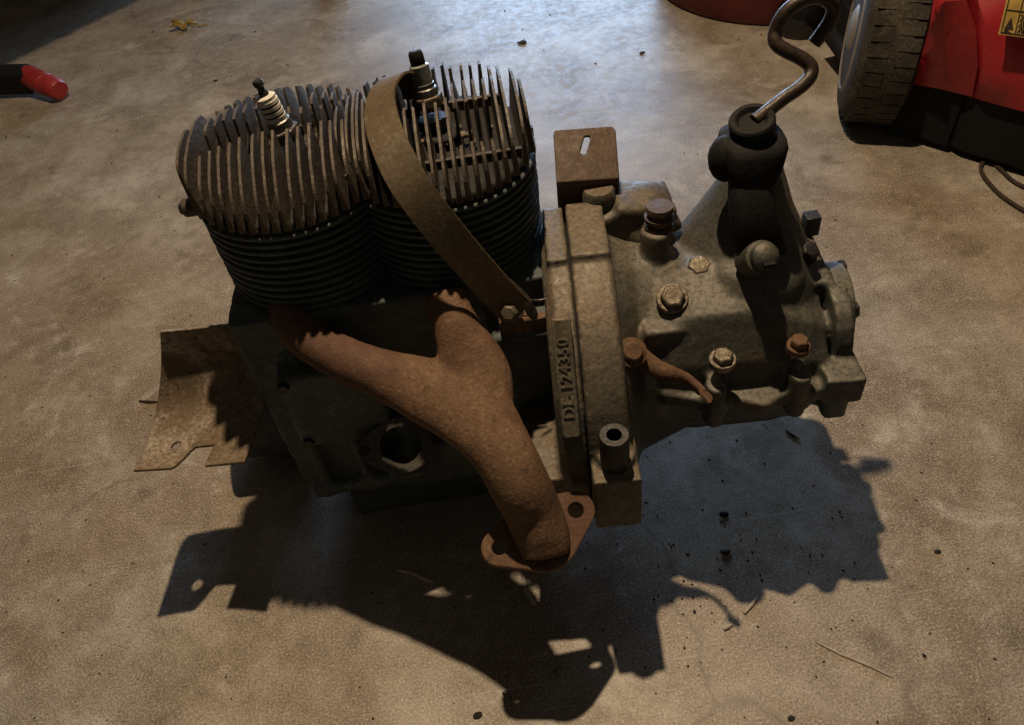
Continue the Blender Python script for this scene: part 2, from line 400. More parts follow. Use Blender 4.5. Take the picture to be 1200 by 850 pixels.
    s_ = MB(); s_.lathe(base + ax * .029 * sc, ax, [(0, .0125), (.012 * sc, .0118), (.014 * sc, .010)], 24); obj('shell', s_, M['plugsteel'], plug)
    pr = [(0, .0098)]
    for k in range(4 if not right else 1):
        t = .002 + k * .0075; pr += [(t * sc, .0104), ((t + .0045) * sc, .0104), ((t + .005) * sc, .0096), ((t + .0070) * sc, .0096)]
    pr += [(.034 * sc, .0098), (.036 * sc, .0075)]
    s_ = MB(); s_.lathe(base + ax * .042 * sc, ax, pr, 24); obj('insulator', s_, M['ceramic'] if not right else M['oldceramic'], plug)
    if not right:
        for k in range(3):
            s_ = MB(); s_.lathe(base + ax * (.042 + .0070 + k * .0075) * sc, ax, [(0, .0098), (.0022 * sc, .0098)], 24); obj('black_groove', s_, M['black'], plug)  # black rings set in the grooves between the ribs
    s_ = MB(); s_.lathe(base + ax * .077 * sc, ax, [(0, .0048), (.006 * sc, .0048), (.008 * sc, .0036), (.013 * sc, .0036), (.015 * sc, .0050), (.020 * sc, .0050), (.022 * sc, .004)], 14); obj('terminal', s_, M['dark_bolt'], plug)
    if right:
        s_ = MB(); s_.lathe(base + ax * .074 * sc, ax, [(0, .0062), (.004, .0074), (.020 * sc, .0070), (.024 * sc, .0058), (.0245 * sc, .003)], 16); obj('terminal_cap', s_, M['rubber'], plug)
        s_ = MB()
        for k in range(12):
            s_.ball(base + V((random.gauss(.012, .016), random.gauss(-.020, .010), -.022 + random.uniform(0, .016))), random.uniform(.0022, .0046), 8, 5, (1, 1.2, .8))
        obj('dirt_crust', s_, M['dirt_crust'], head, voxel=.0016, iters=1, lump=.002, kind='stuff')
# side bosses on the heads
for px, py, y, d in ((224, 243, .03, -1), (613, 155, .10, 1), (613, 200, .01, 1)):
    c = at(px, py, y=y); g = MB(); g.lathe(c - V((d * .02, 0, 0)), V((d, 0, 0)), [(0, .0095), (.026, .0095), (.028, .008)], 16)
    bs = obj('head_stud_boss', g, M['bolt'] if d > 0 else M['fin'], E, bevel=.001)
    g = MB(); g.lathe(c + V((d * .008, 0, 0)), V((d, 0, 0)), [(0, .006), (.003, .006)], 6); obj('bolt', g, M['dark_bolt'], bs)

# strap over the heads
cl = smooth_path([(492, 116, .094, .2, .9, .1), (487, 98, .088, .15, .75, .6), (474, 89, .072, 0, .35, .9), (457, 93, .048, -.4, -.05, .9), (446, 112, .022, -.5, -.4, .75), (447, 140, -.004, -.4, -.52, .75), (460, 178, -.036, -.3, -.58, .75),
                  (485, 224, -.062, -.22, -.62, .74), (528, 280, -.078, -.15, -.86, .48), (575, 334, -.088, -.05, -.97, .18), (606, 366, -.094, 0, -1, .1)], 7)
s_ = MB(); cp3 = [at(a[0], a[1], y=a[2]) for a in cl]; secs = []
for k_, p_ in enumerate(cp3):
    t_ = (cp3[min(k_ + 1, len(cp3) - 1)] - cp3[max(k_ - 1, 0)]).normalized(); w_ = t_.cross(V(cl[k_][3:6])).normalized()
    hw = .0178 * (1 + .03 * noise.noise(p_ * 25)); n_ = w_.cross(t_).normalized() * .0011; secs.append([p_ + w_ * hw + n_, p_ - w_ * hw + n_, p_ - w_ * hw - n_, p_ + w_ * hw - n_])
s_.loft(secs)
strap = obj('clamp_strap', s_, M['strap'], E, angle=35)
g = MB(); c = at(597, 367, y=-.100); ax = V((-.25, -.75, .6)).normalized(); g.lathe(c - ax * .012, ax, [(0, .013), (.004, .013), (.0041, .0085), (.016, .0085), (.018, .007)], 6); obj('strap_bolt', g, M['bolt'], strap, bevel=.001)
g = MB(); c = at(606, 380, y=-.088); g.box(c, (.036, .016, .024)); g.box(c + V((.022, .0, -.008)), (.02, .012, .03)); obj('clamp_block', g, M['rust'], strap, bevel=.003)
g = MB(); g.tube([at(a, b_, y=y) for a, b_, y in ((598, 328, -.080), (612, 341, -.084), (622, 352, -.088), (632, 352, -.088), (648, 349, -.086))], .0010, 6); obj('wire', g, M['plugsteel'], strap)
g = MB(); c = at(622, 364, y=-.102); ax = (at(630, 374, y=-.102) - at(616, 353, y=-.102)).normalized(); bx = V((0, -.6, .8)); ox = ax.cross(bx).normalized()
g.prism([c + ax * .014 * math.cos(t) + ox * .0055 * math.sin(t) for t in [2 * math.pi * i / 16 for i in range(16)]], bx.normalized() * -.0015); obj('wire_tag', g, M['plugsteel'], strap)

# exhaust manifold
def flat_sec(c, t, wid, thk, n=18):
    t = t.normalized(); view = (CC - c).normalized(); up = V((0, -.35, .94))
    nn = (up - t * up.dot(t)).normalized(); s_ = t.cross(nn).normalized()
    return [c + s_ * wid * math.cos(2 * math.pi * j / n) + nn * thk * math.sin(2 * math.pi * j / n) for j in range(n)]
def pipe(mb, pts):
    ps = [(at(p[0], p[1], z=p[2]), p[3] * at(p[0], p[1], z=p[2]).__sub__(CC).dot(CF) / FPX, p[4]) for p in smooth_path(pts, 5)]
    for_s = []
    for i, (c, wd, th) in enumerate(ps):
        t = ps[min(i + 1, len(ps) - 1)][0] - ps[max(i - 1, 0)][0]
        for_s.append(flat_sec(c, t, wd, th))
    mb.loft(for_s)
mm = MB()
pipe(mm, [(336, 345, .375, 24, .024), (345, 380, .362, 25, .024), (372, 404, .350, 26, .023), (410, 424, .342, 27, .022), (452, 440, .334, 31, .022), (500, 458, .326, 41, .022), (550, 480, .316, 48, .023), (586, 525, .298, 38, .026), (608, 565, .272, 36, .030), (624, 598, .240, 34, .029), (635, 628, .218, 33, .027), (639, 652, .204, 31, .020)])
pipe(mm, [(522, 350, .375, 27, .024), (534, 382, .362, 28, .022), (547, 412, .345, 36, .022), (556, 440, .328, 44, .024), (560, 475, .314, 44, .024)])
man = obj('exhaust_manifold', mm, M['rust'], E, voxel=.0033, iters=7, lump=.0018)
P1 = at(585, 642, z=.217); P2 = at(675, 598, z=.222); fx = (P2 - P1).normalized(); fc = at(634, 630, z=.215)
fy = V((0, -1, -.42)); fy = (fy - fx * fy.dot(fx)).normalized(); fn = fx.cross(fy).normalized()
if fn.z < 0: fn = -fn
def hull(circs, n=24):
    pts = []
    for (cx, cy_, r) in circs:
        pts += [(cx + r * math.cos(2 * math.pi * j / n), cy_ + r * math.sin(2 * math.pi * j / n)) for j in range(n)]
    pts = sorted(set(pts)); lo = []; hi = []
    def cr(o, a, b_): return (a[0] - o[0]) * (b_[1] - o[1]) - (a[1] - o[1]) * (b_[0] - o[0])
    for p in pts:
        while len(lo) > 1 and cr(lo[-2], lo[-1], p) <= 0: lo.pop()
        lo.append(p)
    for p in reversed(pts):
        while len(hi) > 1 and cr(hi[-2], hi[-1], p) <= 0: hi.pop()
        hi.append(p)
    return lo[:-1] + hi[:-1]
hl = (P2 - P1).length
oc = hull([(0, 0, .018), (hl, 0, .0195), (hl * .53, .006, .037)])
def plate_with_holes(name, outline, holes, to3, thick, nrm, mat, parent, bevel=.0015):
    bm = bmesh.new()
    def loop(pts):
        vs = [bm.verts.new(to3(*p)) for p in pts]; return [bm.edges.new((vs[i], vs[(i + 1) % len(vs)])) for i in range(len(vs))]
    es = loop(outline)
    for (hx, hy, hr) in holes: es += loop([(hx + hr * math.cos(2 * math.pi * j / 18), hy + hr * math.sin(2 * math.pi * j / 18)) for j in range(18)])
    bmesh.ops.triangle_fill(bm, use_beauty=True, use_dissolve=False, edges=es)
    r = bmesh.ops.extrude_face_region(bm, geom=bm.faces[:])
    bmesh.ops.translate(bm, verts=[v for v in r['geom'] if isinstance(v, bmesh.types.BMVert)], vec=nrm * -thick)
    bmesh.ops.recalc_face_normals(bm, faces=bm.faces)
    me = bpy.data.meshes.new(name); bm.to_mesh(me); bm.free(); me.materials.append(mat)
    o = bpy.data.objects.new(name, me); COL.objects.link(o); o.parent = parent
    if bevel:
        m = o.modifiers.new('bevel', 'BEVEL'); m.width = bevel; m.segments = 2; m.limit_method = 'ANGLE'; m.angle_limit = R(50)
    return o
plate_with_holes('manifold_flange', oc, [(0, 0, .0072), (hl, 0, .0078)], lambda x, y: P1 + fx * x + fy * y, .014, fn, M['rust'], man)

# air deflector plate on the left: a curved rusty sheet
_DC = {}
def deflect(u, v):
    """u across 0..1 (left to right), v down 0..1; returns a point of the bent sheet"""
    cols = [((188, 388, .016), (189, 430, .010), (184, 478, -.014), (172, 522, -.060), (157, 552, -.100)),
            ((250, 382, .010), (250, 425, .004), (248, 470, -.022), (240, 512, -.066), (224, 548, -.108)),
            ((330, 372, .006), (322, 420, -.002), (312, 465, -.028), (300, 508, -.072), (286, 542, -.114))]
    rows = []
    for ci_, cpts in enumerate(cols):
        sp = _DC.setdefault(ci_, None) or smooth_path(cpts, 8); _DC[ci_] = sp; q = v * (len(sp) - 1); i = min(int(q), len(sp) - 2); f = q - i
        a = tuple(x * (1 - f) + y * f for x, y in zip(sp[i], sp[i + 1])); rows.append(a)
    w0, w1, w2 = (1 - u) * (1 - 2 * u), 4 * u * (1 - u), u * (2 * u - 1)
    a = tuple(w0 * x + w1 * y + w2 * z for x, y, z in zip(*rows))
    return at(a[0], a[1], y=a[2] + .006 * math.sin(u * math.pi))
NU, NV = 130, 140
d_ = MB(); keep = []
grid = [[deflect(i / NU, j / NV) for i in range(NU + 1)] for j in range(NV + 1)]
def cut(u, v):
    if .31 < u < .63:    # the bay in the lower edge: S-curved on one side, square on the other
        t = min(1, (u - .31) / .15); dpt = .18 * t * t * (3 - 2 * t)
        if v > 1 - dpt: return True
    if math.hypot((u - .27) / .045, (v - .80) / .035) < 1: return True
    return False
vs = [p for row in grid for p in row]; fs = []
for j in range(NV):
    for i in range(NU):
        if not cut((i + .5) / NU, (j + .5) / NV): a = j * (NU + 1) + i; fs.append((a, a + 1, a + NU + 2, a + NU + 1))
d_.add(vs, fs)
used = sorted({i for f in d_.f for i in f}); rem = {a: i for i, a in enumerate(used)}; d_.v = [d_.v[a] for a in used]; d_.f = [tuple(rem[i] for i in f) for f in d_.f]
obj('air_deflector', d_, M['plate'], E, solid=.0038)

# ---------------- bell housing and gearbox, turned a little towards the camera
YAW = R(-5); PV = V((.073, -.035, 0)); RZ = Matrix.Rotation(YAW, 3, 'Z')
def G(p): p = V(p); return PV + RZ @ (p - PV)
BY, BZ, BR = -.035, .215, .178
def ring(x, r, a0=0, n=72, cy=BY, cz=BZ): return [V((x, cy + r * math.cos(2 * math.pi * j / n), cz + r * math.sin(2 * math.pi * j / n))) for j in range(n)]
# engine side flange
b = MB(); b.loft([ring(.046, BR * .93), ring(.055, BR * .985), ring(.0748, BR * .99)])
b.box((.062, -.16, .185), (.024, .05, .10)); b.box(*ybox(.004, .0738, -.206, -.08, .150, .228)); b.cyl((.048, -.165, .20), (.073, -.165, .20), .028)  # wide box is stretched behind the pipe to fill the floor shadow
b.box(*ybox(.052, .0735, -.06, .03, .37, .396))
b.map(G); fe = obj('engine_side_flange', b, M['bell'], E, voxel=.0028, iters=1, lump=.0012)
# gearbox side flange
b = MB(); b.loft([ring(.0762, BR), ring(.114, BR), ring(.118, BR * .97)])
b.box(*ybox(.0765, .116, -.06, .03, .37, .399))
b.box(*ybox(.0767, .124, -.236, -.10, .178, .258)); b.cyl((.102, -.205, .22), (.102, -.205, .267), .020)
b.map(G); fg = obj('bell_housing_flange', b, M['bell'], E, voxel=.0028, iters=1, lump=.0012)
b = MB(); b.loft([ring(.0740, BR * .965), ring(.0772, BR * .965)]); b.map(G); obj('joint_gasket', b, M['black'], E)
# casting number on a raised pad
na = R(52); nrm = V((0, -math.sin(na), math.cos(na))); tan = V((0, math.cos(na), math.sin(na)))
pc = V((.0605, BY, BZ)) + nrm * (BR + .002) + tan * .016
pad = MB(); pad.prism([pc + V((1, 0, 0)) * .0092 * x + tan * y - nrm * .012 for x, y in ((-1, -.055), (-.8, -.059), (.8, -.059), (1, -.055), (1, .058), (-1, .058))], nrm * .0165)
pad.map(G); padO = obj('number_pad', pad, M['bell'], fe, bevel=.002)
cu = bpy.data.curves.new('casting_number', 'FONT'); cu.body = 'DE-124350'; cu.size = .0155; cu.extrude = .0007; cu.bevel_depth = .0003; cu.align_x = 'CENTER'; cu.align_y = 'CENTER'
cu.space_character = 1.12
to = bpy.data.objects.new('tmp', cu); COL.objects.link(to); bpy.context.view_layer.update()
tm = bpy.data.meshes.new_from_object(to.evaluated_get(bpy.context.evaluated_depsgraph_get())); bpy.data.objects.remove(to)
tx = RZ @ tan; tz = RZ @ nrm; ty = tz.cross(tx)  # = RZ @ V((-1, 0, 0)); tz = RZ @ nrm  # reads upwards
tp = G(pc + nrm * .0049)
tm.transform(Matrix(((tx.x, ty.x, tz.x, tp.x), (tx.y, ty.y, tz.y, tp.y), (tx.z, ty.z, tz.z, tp.z), (0, 0, 0, 1))))
tm.materials.clear(); tm.materials.append(M['bell']); tm.name = 'casting_number'
to = bpy.data.objects.new('casting_number', tm); COL.objects.link(to); to.parent = fe
# cap screw on the lower lug
c = at(720, 522, y=-.215); g = MB(); g.lathe(c - V((0, 0, .03)), (0, 0, 1), [(0, .0145), (.044, .0145), (.046, .0135), (.046, .0075), (.036, .007)], 22)
sb = obj('cap_screw', g, M['dark_bolt'], fg)
g = MB(); g.lathe(c + V((0, 0, .0142)), (0, 0, 1), [(0, .0142), (.0022, .0138), (.0022, .0076), (0, .0076)], 22); obj('screw_rim', g, M['dark_bolt'], sb)

# gearbox casing
def GS(p): return G(p if p.x < .12 else V((.12 + (p.x - .12) * .775, p.y, p.z)))
gb = MB()
def circ(x, cy, cz, ry, rz, n=40): return [V((x, cy + ry * math.cos(2 * math.pi * j / n), cz + rz * math.sin(2 * math.pi * j / n))) for j in range(n)]
gb.loft([circ(.110, BY, BZ, .170, .170), circ(.122, BY + .002, BZ, .156, .158), circ(.145, BY + .012, .228, .118, .135), circ(.21, -.02, .235, .105, .12)])
top_poly = lambda k, dz: [(-.140, .262), (-.134, .300 + dz * .5), (-.108, .345 + dz), (-.055, .366 + dz), (0, .352 + dz), (.06, .320 + dz), (.09, .26), (.09, .19), (.05, .15), (-.06, .14), (-.105, .165), (-.118, .24)]
secs = []
for x, k, dz in ((.165, .93, -.006), (.22, 1, 0), (.30, 1, 0.002), (.335, .99, -.012), (.365, .96, -.022), (.392, .90, -.034)):
    secs.append([V((x, -.03 + (y + .03) * k, .25 + (z - .25) * k)) for y, z in top_poly(k, dz)])
gb.loft(secs)
# gear lever tower
TB = V((.305, -.005, .33)); TT = V((.314, .010, .430))
gb.lathe(TB - V((0, 0, .03)), TT - TB, [(0, .112), (.035, .096), (.07, .072), (.10, .053), (.13, .036), (.145, .028)], 32)
gb.ball((.302, -.055, .338), .052, scale=(1.4, .9, .78))
# joint ledge and its bosses
lg = [(.150, -.10), (.17, -.138), (.215, -.150), (.235, -.163), (.258, -.152), (.30, -.166), (.33, -.152), (.36, -.156), (.375, -.150), (.425, -.150), (.432, -.120), (.425, .05), (.16, .06)]
gb.prism([V((x, y, .250)) for x, y in lg], (0, 0, .018))
gb.box((.405, -.135, .262), (.05, .036, .034))
for x, y in ((.236, -.150), (.345, -.146)): gb.cyl((x, y, .235), (x, y, .292), .014)
# end cover lumps on the right
gb.box((.385, -.02, .30), (.05, .09, .07)); gb.cyl((.36, .03, .27), (.36, .03, .345), .034); gb.box((.375, .03, .31), (.06, .07, .05))
gb.cyl((.40, -.07, .28), (.425, -.07, .28), .05)
gb.cyl((.345, -.065, .30), (.345, -.065, .345), .016)
# breather base
gb.cyl((.182, -.025, .33), (.182, -.012, .385), .021)
gb.box((.175, -.09, .30), (.05, .05, .07))
gb.map(GS); gx = obj('gearbox_casing', gb, M['casting'], E, voxel=.0032, iters=2, lump=.0014)
# lower pan, hanging under the ledge
lp = MB()
lp.loft([[V((x, -.03 + (y + .03) * k, z)) for y, z in ((-.13, .250), (-.118, .19), (-.098, .160), (-.03, .135), (.05, .14), (.085, .20), (.085, .25))] for x, k in ((.12, 1.06), (.20, 1), (.375, .97), (.39, .9))])
lp.box((.408, -.125, .225), (.034, .03, .045))
lp.map(GS); pan = obj('lower_pan', lp, M['barrel'], E, voxel=.005, iters=3, lump=.003)
g = MB(); c = at(853, 481, y=-.085); g.lathe(c + V((0, 0, .012)), (0, 0, -1), [(0, .013), (.014, .012), (.030, .003), (.032, .001)], 14); obj('drain_plug', g, M['dark_bolt'], pan)
# ledge bolts, casing bolts
def hexbolt(px, py, y, ax, r=.011, h=.010, parent=gx, mat='bolt', washer=True, name='bolt', deep=.008):
    c = at(px, py, y=y); ax = V(ax).normalized(); g = MB()
    if washer: g.lathe(c - ax * deep, ax, [(0, r * 1.28), (deep, r * 1.28)], 20)
    g.lathe(c - ax * .001, ax, [(0, r), (h * .8, r), (h, r * .85)], 6)
    return obj(name, g, M[mat], parent, bevel=.0008)
hexbolt(818, 316, -.062, (.0, -.35, .93), .0125, .012)
hexbolt(788, 349, -.095, (-.05, -.45, .9), .0125, .008)
hexbolt(847, 420, -.155, (0, -.1, 1), .0105, .008)
hexbolt(936, 404, -.155, (0, -.1, 1), .009, .010, mat='rust')
hexbolt(945, 298, -.066, (.2, -.4, .9), .0095, .012, mat='dark_bolt')
c = at(950, 262, y=-.005); g = MB(); g.box(c, (.016, .016, .024)); obj('square_plug', g, M['dark_bolt'], gx, bevel=.0012)
# big round plug on the tower front
c = at(898, 300, y=-.117); ax = V((.05, -.72, .69)).normalized(); g = MB(); g.lathe(c - ax * .04, ax, [(0, .0175), (.030, .0160), (.031, .0130), (.040, .0126), (.043, .0095), (.045, .003)], 28)
pl = obj('tower_plug', g, M['casting'], gx)
g = MB(); g.box(c + ax * .004 + V((.0, -.006, -.006)), (.011, .006, .004)); obj('plug_slot', g, M['black'], pl)
# threaded breather
c0 = at(772, 274, y=-.02); ax = V((0.02, .05, 1)).normalized(); g = MB(); pr = [(0, .019)]
for k in range(3): pr += [(.004 + k * .010, .0155), (.008 + k * .010, .0155), (.009 + k * .010, .0125), (.0125 + k * .010, .0125)]
pr += [(.035, .0145), (.040, .0135), (.0405, .004)]
g.lathe(c0 - ax * .006, ax, pr, 22); obj('breather_cap', g, M['bracket'], gx)
# rear dome behind the bell (starter nose)
dm = MB(); p0 = at(712, 258, y=.03); p1 = at(752, 236, y=.045); p2 = at(778, 252, y=.02)
dm.ball(at(756, 244, y=.035), .034, scale=(.95, 1.0, .8)); dm.box(at(748, 250, y=.035), (.066, .06, .05), Matrix.Rotation(R(12), 3, 'Y')); dm.box(at(722, 252, y=.03), (.05, .05, .034), Matrix.Rotation(R(-10), 3, 'Y')); dm.cyl(at(752, 252, y=.03), at(752, 252, y=.03) + V((0, 0.02, -.12)), .038); dm.cyl(at(722, 262, y=.03), at(722, 262, y=.03) + V((0, 0.02, -.10)), .028)
dm.box(at(750, 268, y=.012), (.09, .02, .012))
obj('starter_nose', dm, M['casting'], E, voxel=.004, iters=9, lump=.003)
# rusted mounting bracket standing behind
bt = [at(648, 155, y=.090), at(664, 151, y=.092), at(716, 147, y=.092), at(720, 150, y=.092), at(725, 210, y=.030), at(651, 217, y=.024)]
bk = MB()
sl = (683, 172)
def brk(u, v):
    a = at(648 + 73 * u, 153 - 5 * u - 3 * math.sin(math.pi * u), y=.094); b_ = at(652 + 74 * u, 214 - 5 * u, y=.036)
    return a.lerp(b_, v)
outline = [(0, .06), (.03, 0), (.95, 0), (1, .06), (1, 1), (0, 1)]
q = [(.50 + .075 * math.cos(t) - (.11 if math.sin(t) > 0 else -.0) * 0, .33 + .16 * math.sin(t)) for t in [0]]
bm = bmesh.new()
def lp_(pts):
    vs = [bm.verts.new(brk(*p)) for p in pts]; return [bm.edges.new((vs[i], vs[(i + 1) % len(vs)])) for i in range(len(vs))]
slot = []
for k in range(9): t = math.pi * k / 8; slot.append((.535 + .055 * math.cos(t) , .24 - .06 * math.sin(t)))
for k in range(9): t = math.pi + math.pi * k / 8; slot.append((.465 + .055 * math.cos(t), .46 - .06 * math.sin(t)))
es = lp_(outline) + lp_(slot); bmesh.ops.triangle_fill(bm, use_beauty=True, edges=es)
# front lip bent down
v0, v1 = brk(0, 1), brk(1, 1); vv = [bm.verts.new(p) for p in (v0, v1, v1 + V((.0, .012, -.085)), v0 + V((0, .012, -.085)))]; bm.faces.new(vv)
v2, v3 = brk(0, .06), brk(1, .06)
for a, b_ in ((v0, v2), (v1, v3)):
    vv = [bm.verts.new(p) for p in (a, b_, b_ + V((0, -.01, -.05)), a + V((0, .012, -.085)))]; bm.faces.new(vv)
bmesh.ops.remove_doubles(bm, verts=bm.verts, dist=1e-5); bmesh.ops.recalc_face_normals(bm, faces=bm.faces)
me = bpy.data.meshes.new('mounting_bracket'); bm.to_mesh(me); bm.free(); me.materials.append(M['bracket'])
o = bpy.data.objects.new('mounting_bracket', me); COL.objects.link(o); o.parent = E
m = o.modifiers.new('s', 'SOLIDIFY'); m.thickness = .004; m = o.modifiers.new('b', 'BEVEL'); m.width = .003; m.segments = 2; m.angle_limit = R(40)
g = MB(); c = at(701, 222, y=.035); g.lathe(c - V((0, 0, .06)), (0, 0, 1), [(0, .018), (.058, .018), (.062, .0155)], 20); obj('mounting_stud', g, M['bell'], o)

# gear lever tower head, boot and lever
tw = MB()
def hexsec(c, wx, wy, r=.3, n=28, p=3.2):
    return [c + V((math.copysign(abs(math.cos(a)) ** (2 / p), math.cos(a)) * wx, math.copysign(abs(math.sin(a)) ** (2 / p), math.sin(a)) * wy, 0)) for a in [2 * math.pi * j / n for j in range(n)]]
q = lambda px, py, y: at(px, py, y=y)
tw.loft([hexsec(q(892, 294, -.084), .025, .015), hexsec(q(886, 264, -.078), .0235, .018), hexsec(q(881, 237, -.068), .0215, .019), hexsec(q(879, 213, -.058), .0190, .018), hexsec(q(879, 202, -.052), .0185, .018)])
tower = obj('selector_housing', tw, M['rubber'], E, bevel=.003)
th = MB(); th.loft([hexsec(q(880, 212, -.054), .020, .021), hexsec(q(881, 192, -.046), .0265, .026), hexsec(q(882, 168, -.038), .0300, .030), hexsec(q(882, 160, -.035), .0290, .029), hexsec(q(882, 154, -.033), .023, .022)])
obj('selector_cap', th, M['rubber'], tower, bevel=.002)
g = MB(); g.ball(q(850, 186, -.036), .0195, scale=(.85, 1, 1.2)); g.cyl(q(850, 184, -.036), q(868, 186, -.04), .015); obj('side_knob', g, M['rubber'], tower)
c0 = q(882, 158, -.034); c1 = q(881, 137, -.038); ax = (c1 - c0).normalized()
g = MB(); L_ = (c1 - c0).length; g.lathe(c0 - ax * .008, ax, [(0, .022), (.006, .0218), (.009, .0185), (L_ * .66, .018), (L_ * .70, .0212), (L_ + .004, .0212), (L_ + .006, .0195), (L_ + .0062, .0150), (L_ + .002, .012)], 26)
obj('boot_collar', g, M['rubber'], tower)
rod = smooth_path([(884, 142, -0.0360), (900, 130, -0.0298), (918, 116, -0.0236), (938, 102, -0.0173), (949, 90, -0.0111), (950, 78, -0.0049), (938, 68, 0.0013), (920, 59, 0.0076), (909, 50, 0.0138), (909, 36, 0.0200), (918, 18, 0.0200), (932, 5, 0.0200), (950, -3, 0.0200), (966, -2, 0.0200), (976, 8, 0.0200), (974, 22, 0.0200), (964, 38, 0.0200), (954, 51, 0.0200)], 6)
g = MB(); g.tube([at(a, b_, y=y) for a, b_, y in rod], .0066, 12); obj('gear_lever', g, M['rod'], E)

# clutch arm with forked end, on the bell
arm = smooth_path([(740, 411, .326), (752, 420, .320), (768, 432, .312), (785, 438, .307), (802, 443, .305), (815, 452, .305), (823, 460, .305)], 5)
ws = [14, 14, 14, 14, 13, 13, 13, 13, 13, 13, 13, 12, 12, 12, 11, 11, 10, 9, 8, 7, 6.5, 6, 5.5, 5, 5, 4.5, 4.5, 4.5, 4.5, 4.5, 4.5]
ar = MB(); secs = []
for i, (px, py, z) in enumerate(arm):
    a = arm[max(i - 1, 0)]; b_ = arm[min(i + 1, len(arm) - 1)]; dx, dy = b_[0] - a[0], b_[1] - a[1]; l = math.hypot(dx, dy); nx, ny = -dy / l, dx / l
    w_ = ws[i] * .92; secs.append([at(px + nx * w_, py + ny * w_, z=z - .008), at(px - nx * w_, py - ny * w_, z=z + .004)])
ar.loft(secs, caps=False, closed=False)
armO = obj('clutch_arm', ar, M['rust'], E, solid=.004)
g = MB()
for dx, dy in ((5, 0), (0, 6)):
    g.tube([at(820, 457, z=.308), at(824 + dx * .6, 461 + dy * .4, z=.305), at(829 + dx * .5, 465 + dy * .5, z=.303), at(832 + dx * .2, 469 + dy * .5, z=.301)], .0026, 8)
obj('fork', g, M['rust'], armO)
g = MB(); c = at(742, 412, z=.338); ax = V((.1, -.6, .8)).normalized(); g.lathe(c - ax * .05, ax, [(0, .015), (.046, .015), (.047, .010), (.050, .010), (.052, .008)], 22); obj('pivot_bolt', g, M['rust'], armO)

# end ring bracket on the right
g = MB(); ec = V((.352, -.050, .290)); n = 28
def rg(r, x): return [V((x, ec.y + r * math.cos(2 * math.pi * j / n), ec.z + r * .95 * math.sin(2 * math.pi * j / n))) for j in range(n)]
g.loft([rg(.028, .345), rg(.046, .345), rg(.046, .363), rg(.028, .363), rg(.028, .345)], caps=False); g.map(G); endr = obj('end_ring', g, M['casting'], E, bevel=.002)
for a in (60, 150, 250):
    g = MB(); c = G(ec + V((.008, .037 * math.cos(R(a)), .037 * math.sin(R(a))))); g.lathe(c, RZ @ V((1, 0, 0)), [(0, .009), (.006, .009), (.007, .007)], 6); obj('bolt', g, M['dark_bolt'], endr)

# ------------------------------------------------------------------ red mower at the right
MW = thing('lawn_mower', 'red lawn mower with dusty grey front wheel at the upper right', 'lawn mower', (.95, .8, 0))
def mpart(name, mb, mat, parent=MW, **k):
    mb.map(lambda p: p - V((.95, .8, 0))); return obj(name, mb, mat, parent, **k)
WC = V((.787, .735, .165)); WA = Matrix.Rotation(R(-22), 3, 'Z') @ V((-1, 0, 0)); WA = (WA + V((0, 0, .06))).normalized()
g = MB(); g.lathe(WC - WA * .055, WA, [(0, .115), (.002, .140), (.012, .158), (.030, .165), (.080, .165), (.098, .158), (.108, .140), (.110, .115)], 64)
ty_ = mpart('tyre', g, M['tyre'])
a1, b1 = frame(WA)
tr = MB()
for i in range(40):
    for s_ in (-1, 1):
        t = 2 * math.pi * (i + (.5 if s_ > 0 else 0)) / 40; rd = a1 * math.cos(t) + b1 * math.sin(t); tn = WA.cross(rd)
        m3 = Matrix((WA, tn, rd)).transposed(); tr.box(WC + rd * .1655 + WA * s_ * .024 - V((.95, .8, 0)) + V((.95, .8, 0)), (.036, .0222, .0010), m3)
mpart('tread', tr, M['tyre'], bevel=0)
g = MB(); g.lathe(WC + WA * .040, WA, [(0, .116), (.014, .116), (.018, .108), (.010, .098), (.004, .055), (.014, .045), (.022, .03), (.022, .001)], 48); mpart('rim', g, M['rim'])
# red body: sloping front fairing with a pressed groove, black block below for the shade under it
dk = MB()
def fp(px, py, z): return at(px, py, z=z)
front = [(1066, 96, .13), (1104, 103, .13), (1138, 112, .13), (1146, 116, .13), (1154, 117, .13), (1215, 133, .13), (1300, 155, .13)]
topl = [(1094, 10, .30), (1106, 2, .30), (1131, 0, .30), (1138, 2, .30), (1146, 0, .30), (1210, -6, .30), (1300, -8, .30)]
f0 = [fp(*p) for p in front]; t0 = [fp(*p) for p in topl]
for k in (3,): f0[k] += V((0, .02, .0)); t0[k] += V((0, .02, 0))
secs = []
for a, b_ in zip(f0, t0):
    col_ = [a + V((0, .03, -.01)), a, a.lerp(b_, .25) + V((-.0, -.012, .02)), a.lerp(b_, .6) + V((0, -.010, .022)), b_, b_ + V((.05, .10, .10)), b_ + V((.06, .35, .12))]
    secs.append(col_)
dk.loft(secs, caps=False, closed=False); mpart('deck', dk, M['red'], solid=.006)
sk = MB(); sk.loft([[p + V((0, .016, -.004)), p + V((0, .02, -.115)), p + V((.03, .45, -.115)), p + V((.03, .45, -.004))] for p in f0]); mpart('deck_shade', sk, M['black'], bevel=.006)  # black block added where only shade lies under the deck
# fender between wheel and deck
fd = MB(); fd.loft([[at(1058, 130, y=.80), at(1064, 95, y=.82), at(1088, 0, y=.86), at(1094, -40, y=.9)], [at(1073, 138, y=.80), at(1078, 98, y=.82), at(1108, 0, y=.86), at(1112, -40, y=.9)]], caps=False, closed=False); mpart('wheel_fender', fd, M['black'], solid=.02)
fd = MB(); fd.loft([[at(1074, 30, y=.85), at(1088, -30, y=.85)], [at(1084, 36, y=.845), at(1106, -30, y=.845)]], caps=False, closed=False); mpart('fender_trim', fd, M['rim'], solid=.004)
